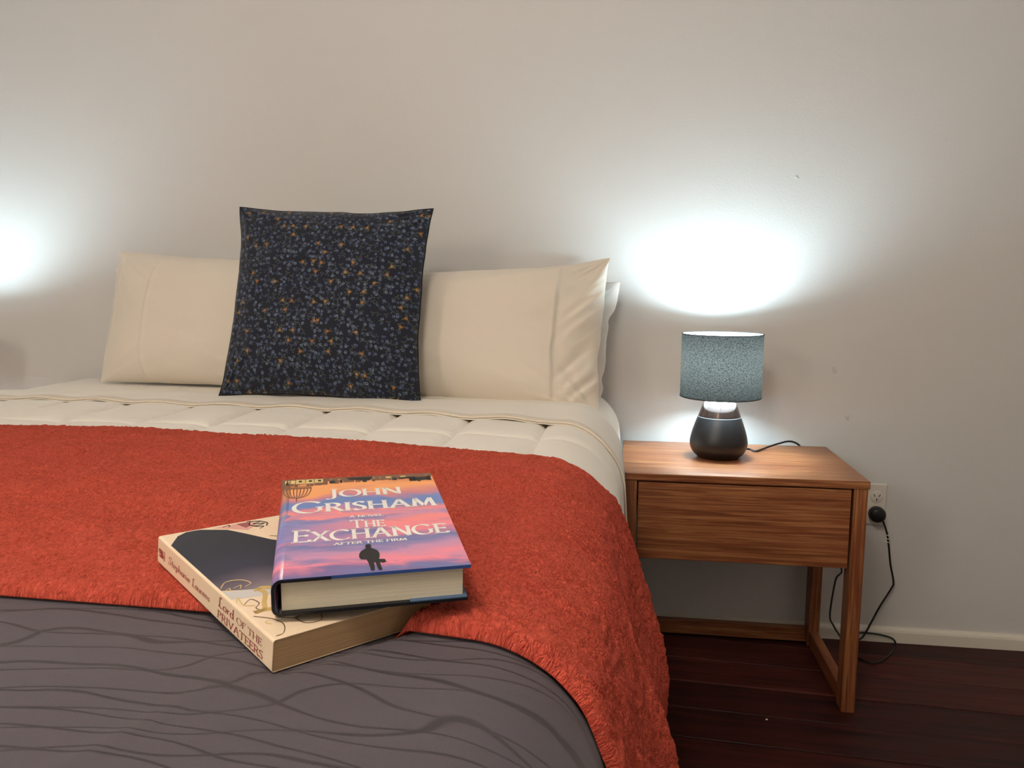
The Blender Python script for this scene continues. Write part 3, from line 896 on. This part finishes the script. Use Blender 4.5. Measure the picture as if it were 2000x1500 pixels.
def text_mesh(name, text, x0, x1, y0, h, to3, mat, parent, W=.15, thin=.045, small=1.0, serif=True, slant=0.0, slope=0.0, y1=None, h1=None, squeeze=None):
    """text fitted between x0 and x1 (in sheet units); the first capital of a word may stand taller than the small capitals"""
    items = []; x = 0; start = True; i = 0
    while i < len(text):
        c = text[i]; key = c
        if c in '{':
            key = text[i+1:i+3]; i += 2
        k = 1.0 if start or small == 1.0 else small
        items.append((key, x, k)); x += GL[key][0]*k
        start = (c == ' '); i += 1
    sx = (x1-x0)/x
    V, F = [], []
    for key, px, k in items:
        adv, strokes, serifs = GL[key]
        def xf(p, px=px, k=k):
            yy = p[1]*k*h
            xx = x0+(px+p[0]*k)*sx+slant*yy
            return to3(xx, y0+yy+slope*(xx-x0))
        asp = 1.0
        for s in strokes: ribbon(s, W/k, thin/k, V, F, xf)
        if serif:
            for (a, b) in serifs:
                b2 = b-.02 if b > .5 else b+.02
                ribbon(ln(a-.13, b2, a+.13, b2), thin*1.3/k, thin*1.3/k, V, F, xf)
    return mesh_obj(name, V, F, mat, parent, False)
def shape(name, polys, to3, mat, parent):
    V, F = [], []
    for P in polys:
        o = len(V)
        for p in P: V.append(to3(p[0], p[1]))
        F.append(tuple(range(o, len(V))))
    return mesh_obj(name, V, F, mat, parent, False)

M['print_white'] = plain('white_ink', (.86, .85, .82, 1), .35)
M['print_black'] = plain('black_ink', lin(24, 22, 24), .35)
M['print_brown'] = plain('brown_ink', lin(126, 84, 60), .35)
M['print_gold'] = plain('gold_ink', lin(206, 176, 108), .35)
M['print_red'] = plain('dark_red_ink', lin(164, 80, 74), .45)
M['print_scroll'] = plain('scroll_ink', lin(110, 88, 66), .45)
M['print_pale'] = plain('pale_gold_ink', lin(222, 196, 130), .45)
M['pages'] = None

def m_pages(name, c1, c2):
    t = NT(name)
    n = t.noise(t.coord('Object', (6, 6, 900)), 1.0, 2, .5)
    t.set(Base_Color=t.mix(n, c1, c2), Roughness=.9); t.bump(n, .3, .0006); return t.m
def m_sky_cover():
    t = NT('sunset_sky_jacket')
    v = t.coord('Object'); s = t.sep(v)
    yn = t.math('DIVIDE', s[1], HB['l'])
    n1 = t.noise(t.coord('Object', (8, 17, 1), rot=(0, 0, .3)), 1.0, 4, .55, .7)
    n2 = t.noise(t.coord('Object', (14, 34, 1), (3, 5, 0), rot=(0, 0, .3)), 1.0, 4, .6, .5)
    warp = t.math('ADD', yn, t.math('MULTIPLY', t.math('SUBTRACT', n1, .5), .46))
    blue, blue2, pink, rose, orng, lil = lin(104, 134, 200), lin(112, 120, 178), lin(244, 138, 158), lin(248, 142, 142), lin(252, 172, 104), lin(196, 144, 184)
    c = t.ramp(warp, [(0.0, lin(120, 104, 160)), (.07, pink), (.17, lil), (.24, blue2), (.33, pink), (.45, rose), (.50, lil), (.56, rose), (.64, blue), (.70, blue), (.76, lin(214, 132, 140)), (.86, orng), (1.0, lin(226, 140, 90))])
    left = t.math('MULTIPLY', t.math('SUBTRACT', 1.0, t.math('MULTIPLY', s[0], 9.5), clamp=True), t.math('LESS_THAN', t.math('ABSOLUTE', t.math('SUBTRACT', warp, .42)), .13))
    c = t.mix(t.math('MULTIPLY', left, .85), c, blue)
    m = t.ramp(n2, [(.50, (0, 0, 0, 1)), (.66, (1, 1, 1, 1))])
    c = t.mix(t.math('MULTIPLY', m, t.math('LESS_THAN', yn, .66)), c, blue2)
    t.set(Base_Color=c, Roughness=.32, Coat_Weight=.25, Coat_Roughness=.2)
    return t.m
M['jacket'] = m_sky_cover()
M['jacket_blue'] = plain('jacket_edge_blue', lin(52, 82, 150), .35)
M['jacket_dark'] = plain('jacket_inside_dark', lin(16, 18, 26), .4)
M['flap'] = plain('jacket_flap', lin(70, 96, 130), .4)
M['pages_w'] = m_pages('pages_cream', lin(206, 196, 172), lin(232, 224, 202))
M['pages_t'] = m_pages('pages_tan', lin(176, 142, 102), lin(206, 172, 130))

def hardcover():
    w_, l_, t_ = HB['w'], HB['l'], HB['t']
    r = empty('hardcover_book'); r.location = HB['o']; r.rotation_euler = HB['r']
    # jacket over boards: C-shaped section swept along the length, local z=0 is the cover's top
    bt = .0028; R_ = .009
    o_ = [(w_, 0)]
    for k in range(7):
        a = math.pi/2+k/6*math.pi/2; o_.append((R_+R_*math.cos(a), -R_+R_*math.sin(a)))
    for k in range(7):
        a = math.pi+k/6*math.pi/2; o_.append((R_*.8+R_*.8*math.cos(a), -t_+R_*.8+R_*.8*math.sin(a)))
    o_.append((w_-.002, -t_))
    inn = [(w_-.002, -t_+bt)]
    for k in range(7):
        a = 1.5*math.pi-k/6*math.pi/2; q = R_*.8-bt; inn.append((R_*.8+q*math.cos(a), -t_+R_*.8+q*math.sin(a)))
    for k in range(7):
        a = math.pi-k/6*math.pi/2; q = R_-bt; inn.append((R_+q*math.cos(a), -R_+q*math.sin(a)))
    inn.append((w_, -bt))
    sec = o_+inn; n = len(sec); no = len(o_)
    V = [(x, 0, z) for x, z in sec]+[(x, l_, z) for x, z in sec]
    F = [(i, (i+1) % n, n+(i+1) % n, n+i) for i in range(n)]
    # end caps as quads between outer and inner
    for k in range(no-1):
        F.append((k, n-1-k, n-2-k, k+1)); F.append((n+k, n+k+1, n+n-2-k, n+n-1-k))
    o = mesh_obj('dust_jacket', V, F, M['jacket'], r, False)
    me = o.data
    me.materials.append(M['jacket_blue']); me.materials.append(M['jacket_dark'])
    bm = bmesh.new(); bm.from_mesh(me); bmesh.ops.recalc_face_normals(bm, faces=bm.faces[:])
    for f in bm.faces:
        c = f.calc_center_median(); nn = f.normal
        if abs(nn.y) > .9:
            f.material_index = 2 if (c.x < .012 or c.z < -t_/2) else 1
        elif c.z < -t_+.004 or (bt*.5 < -c.z and c.x > R_ and abs(nn.z) > .5): f.material_index = 2
        f.smooth = abs(nn.y) < .5 and c.x < R_*1.1
    bm.to_mesh(me); bm.free()
    # black left third of the blue lower edge
    box('edge_print', (.006, -.0004, -bt-.0002), (.046, .0, -.0006), M['print_black'], r)
    # pages
    bm = bmesh.new()
    lo, hi = np.array([.0075, .004, -t_+bt+.0002]), np.array([w_-.006, l_-.004, -bt-.0002])
    bm_box(bm, (lo+hi)/2, hi-lo)
    bm_obj('page_block', bm, M['pages_w'], r)
    # turned-in flap peeping out at the tail
    box('jacket_flap', (w_-.050, -.0006, -t_+bt), (w_-.003, .05, -t_+bt+.0009), M['flap'], r)
    top = lambda x, y: (x*w_, y*l_, .00025)
    tm = lambda nm, s, a, b, y, h, **k: text_mesh(nm, s, a, b, y, h, top, M['print_white'], r, **k)
    tm('author_lettering', 'JOHN', .285, .765, .745, .100, small=.82)
    tm('author_lettering', 'GRISHAM', .075, .955, .580, .125, small=.76)
    tm('subtitle_lettering', 'A NOVEL', .41, .61, .500, .022, W=.2, thin=.09)
    tm('title_lettering', 'THE', .41, .61, .394, .080, small=.80)
    tm('title_lettering', 'EXCHANGE', .085, .958, .290, .115, small=.80)
    tm('subtitle_lettering', 'AFTER THE FIRM', .31, .71, .244, .022, W=.2, thin=.09)
    # walking man in silhouette
    def P(x, y): return (.437+x*.121, .012+y*.212)
    body = [(.30, .86), (.22, .82), (.10, .76), (.02, .66), (.0, .54), (.06, .46), (.22, .44), (.30, .44), (.36, .30), (.40, .14), (.42, .0), (.58, .0), (.60, .16), (.60, .30), (.66, .30), (.70, .14), (.74, .0), (.90, .0), (.86, .2), (.84, .44), (.88, .50), (.90, .64), (.84, .76), (.72, .82), (.62, .86)]
    head = [(.46+.13*math.cos(a), .90+.09*math.sin(a)) for a in np.linspace(0, 2*math.pi, 14, endpoint=False)]
    hat = [(.26, .955), (.66, .955), (.60, .98), (.57, 1.04), (.37, 1.04), (.34, .98)]
    case = [(.80, .42), (1.08, .40), (1.12, .30), (1.0, .26), (.80, .30)]
    shape('figure_print', [[P(*q) for q in b] for b in (body[:10]+body[10:], head, hat, case)], lambda x, y: (x*w_, y*l_, .0003), M['print_black'], r)
    # upside-down skyline along the head of the cover
    rnd = random.Random(8)
    dark, gold, brn = [], [], []
    rect = lambda a, b, c, d: [(a, c), (b, c), (b, d), (a, d)]
    brn.append(rect(.0, 1.0, .955, .999))
    x = .0
    while x < .98:
        wd = rnd.uniform(.015, .05); dp = rnd.uniform(.02, .07)*(1.0 if x < .3 or x > .8 else .6)
        (brn if rnd.random() < .6 else dark).append(rect(x, min(x+wd, .995), .955-dp, .957)); x += wd*rnd.uniform(.8, 1.3)
    for (a, b, c, d) in ((.055, .085, .94, .985), (.09, .15, .935, .99), (.155, .205, .935, .99), (.21, .265, .94, .99), (.02, .03, .94, .985), (.04, .048, .94, .985)): gold.append(rect(a, b, c, d))
    for a in (.10, .165, .225): dark.append(rect(a+.008, a+.028, .955, .978))
    dark.append([(.42, .985), (.60, .985), (.585, .955), (.52, .945), (.44, .955)])
    dark.append([(.83, .945), (.99, .945), (.97, .91), (.90, .90), (.85, .915)])
    for a in (.70, .80): gold.append([(a+.02*math.cos(q), .965+.014*math.sin(q)) for q in np.linspace(0, 2*math.pi, 10, endpoint=False)])
    for q in range(16):
        a = rnd.uniform(.3, .98); gold.append(rect(a, a+.006, .962, .975))
    lay = lambda z: (lambda x, y: (x*w_, y*l_, z))
    shape('skyline_print', brn, lay(.00012), M['print_brown'], r)
    shape('skyline_print', dark, lay(.00030), M['print_black'], r)
    shape('skyline_print', gold, lay(.00022), M['print_pale'], r)
    # domed roof hanging from the skyline
    ribs = []
    cx, cy, rx, ry = .10, .870, .092, .115
    for k in range(9):
        t = (k-4)/4.2
        P_ = [(cx+t*rx*math.cos(a)**.8, cy-ry*math.sin(a)) for a in np.linspace(0, math.pi/2*.98, 10)]
        Vv = []
        for side in (1, -1):
            seq = P_ if side == 1 else P_[::-1]
            Vv += [(q[0]+side*.0035, q[1]) for q in seq]
        ribs.append(Vv)
    ribs.append(rect(cx-rx, cx+rx, cy, cy+.018)); ribs.append(rect(cx-rx*.96, cx+rx*.96, cy+.026, cy+.034)); ribs.append(rect(cx-.004, cx+.004, cy-ry-.04, cy-ry+.005))
    shape('dome_print', ribs, lay(.00018), M['print_brown'], r)
    tag(r, 'hardcover novel with pink and blue sky jacket and white lettering, on top of the paperback', 'book', 'books on the throw')
hardcover()

def m_gown():
    t = NT('navy_gown_print'); s = t.sep(t.coord('Object'))
    yn = t.math('ADD', t.math('DIVIDE', s[1], PB['l']), t.math('MULTIPLY', t.noise(t.coord('Object', (30, 12, 1)), 1.0, 3), .12))
    c = t.ramp(yn, [(.36, lin(176, 164, 158)), (.47, lin(112, 100, 112)), (.60, lin(46, 46, 66)), (.78, lin(28, 33, 50)), (1, lin(28, 32, 46))])
    t.set(Base_Color=c, Roughness=.35); return t.m
def m_pbcover():
    t = NT('cream_paperback_cover'); n = t.noise(t.coord('Object', (14, 14, 14)), 1.0, 3)
    t.set(Base_Color=t.mix(n, lin(238, 214, 182), lin(244, 224, 198)), Roughness=.38); return t.m
M['gown'] = m_gown(); M['pbcover'] = m_pbcover()
M['print_pink'] = plain('pink_ink', lin(226, 170, 158), .4)
M['print_rose'] = plain('rose_shadow_ink', lin(160, 88, 90), .4)
M['print_veil'] = plain('pale_blue_ink', lin(206, 204, 200), .4)

def paperback():
    w_, l_, t_ = PB['w'], PB['l'], PB['t']
    r = empty('paperback_book'); r.location = PB['o']; r.rotation_euler = PB['r']
    ct = .0005; R_ = .0022
    o_ = [(w_, 0)]
    for k in range(5):
        a = math.pi/2+k/4*math.pi/2; o_.append((R_+R_*math.cos(a), -R_+R_*math.sin(a)))
    for k in range(5):
        a = math.pi+k/4*math.pi/2; o_.append((R_+R_*math.cos(a), -t_+R_+R_*math.sin(a)))
    o_.append((w_, -t_))
    inn = [(w_, -t_+ct)]
    for k in range(5):
        a = 1.5*math.pi-k/4*math.pi/2; q = R_-ct; inn.append((R_+q*math.cos(a), -t_+R_+q*math.sin(a)))
    for k in range(5):
        a = math.pi-k/4*math.pi/2; q = R_-ct; inn.append((R_+q*math.cos(a), -R_+q*math.sin(a)))
    inn.append((w_, -ct))
    sec = o_+inn; n = len(sec); no = len(o_)
    V = [(x, 0, z) for x, z in sec]+[(x, l_, z) for x, z in sec]
    F = [(i, (i+1) % n, n+(i+1) % n, n+i) for i in range(n)]
    for k in range(no-1):
        F.append((k, n-1-k, n-2-k, k+1)); F.append((n+k, n+k+1, n+n-2-k, n+n-1-k))
    o = mesh_obj('paper_cover', V, F, M['pbcover'], r, False)
    bm = bmesh.new(); bm.from_mesh(o.data); bmesh.ops.recalc_face_normals(bm, faces=bm.faces[:]); bm.to_mesh(o.data); bm.free()
    bm = bmesh.new()
    lo, hi = np.array([ct+.0003, .0003, -t_+ct+.0001]), np.array([w_-.0004, l_-.0003, -ct-.0001])
    bm_box(bm, (lo+hi)/2, hi-lo); bm_obj('page_block', bm, M['pages_t'], r)
    lay = lambda z: (lambda x, y: (x*w_, y*l_, z))
    gown = [(.012, .885), (.05, .92), (.10, .965), (.17, .992), (.26, .992), (.34, .965), (.41, .94), (.49, .86), (.58, .76), (.72, .66), (.80, .52), (.62, .42), (.44, .36), (.25, .35), (.14, .375), (.012, .41)]
    shape('gown_print', [gown], lay(.00012), M['gown'], r)
    veil = [(.012, .40), (.14, .372), (.25, .348), (.44, .358), (.42, .31), (.22, .30), (.012, .33)]
    shape('veil_print', [veil], lay(.0001), M['print_veil'], r)
    shape('skin_print', [[(.33, .985), (.62, .985), (.60, .93), (.52, .90), (.43, .945)]], lay(.00011), M['print_pink'], r)
    shape('shadow_print', [[(.50, .985), (.585, .985), (.575, .945), (.53, .925), (.515, .95)]], lay(.00016), M['print_rose'], r)
    # lace ties and scrolls drawn in thin pen strokes
    def strokes(name, lst, W, mat, z):
        for s in lst:
            V_, F_ = [], []
            ribbon(s, W, W*.35, V_, F_, lambda p: (p[0]*w_, p[1]*l_, z))
            mesh_obj(name, V_, F_, mat, r, False)
    strokes('lace_print', [sp(.58, .99, .66, .97, .60, .955, .67, .94, .59, .925, .64, .91, .60, .89), sp(.60, .985, .57, .95, .60, .92), sp(.66, .975, .69, .94, .66, .91), sp(.40, .975, .45, .985, .44, .965)], .012, M['print_black'], .0002)
    strokes('scroll_print', [sp(.03, .18, .10, .13, .12, .08, .08, .03, .03, .02), sp(.12, .14, .20, .10, .26, .12, .30, .16), sp(.20, .10, .22, .05, .30, .04, .34, .08), sp(.60, .80, .72, .74, .80, .66), sp(.04, .27, .10, .30, .12, .26, .08, .23, .10, .20)], .007, M['print_scroll'], .0002)
    strokes('gold_letter_print', [sp(.19, .36, .20, .32, .15, .26, .11, .21, .05, .20), sp(.05, .205, .14, .20, .22, .17, .27, .19), sp(.16, .35, .21, .365, .26, .35)], .034, M['print_gold'], .00024)
    strokes('gold_scroll_print', [sp(.02, .43, .08, .47, .16, .46, .19, .42, .14, .40), sp(.02, .40, .06, .415, .05, .39), sp(.08, .41, .13, .42, .11, .395), sp(.02, .30, .05, .33, .04, .27, .09, .25), sp(.08, .13, .05, .12, .07, .10)], .008, M['print_pale'], .00024)
    # spine lettering: x runs from head to tail, y up
    spine = lambda x, y: (-.00022, (1-x)*l_, -t_+y*t_)
    sm = lambda nm, s, a, b, y, h, **k: text_mesh(nm, s, a, b, y, h, spine, M['print_red'], r, serif=False, **k)
    sm('spine_lettering', '{s_tephanie', .115, .335, .36, .26, W=.12, thin=.05)
    sm('spine_lettering', '{l_aurens', .350, .515, .36, .26, W=.12, thin=.05)
    sm('spine_lettering', '{l_ord', .585, .715, .52, .30, W=.13, thin=.05)
    text_mesh('spine_lettering', 'OF THE', .735, .925, .52, .21, spine, M['print_red'], r, W=.13, thin=.05)
    text_mesh('spine_lettering', 'PRIVATEERS', .582, .938, .14, .25, spine, M['print_red'], r, W=.14, thin=.05)
    V_, F_ = [], []
    xf = lambda p: spine(p[0], p[1])
    ribbon(sp(.022, .52, .028, .60, .040, .58, .044, .48), .03, .012, V_, F_, xf)
    ribbon(sp(.030, .40, .036, .32, .050, .36, .052, .46), .03, .012, V_, F_, xf)
    ribbon(sp(.028, .50, .036, .46, .046, .46), .05, .02, V_, F_, xf)
    ribbon(sp(.070, .64, .074, .48, .070, .28), .006, .004, V_, F_, xf)
    mesh_obj('spine_emblem', V_, F_, M['print_red'], r, False)
    tag(r, 'cream paperback with navy gown cover lying under the hardcover', 'book', 'books on the throw')
paperback()
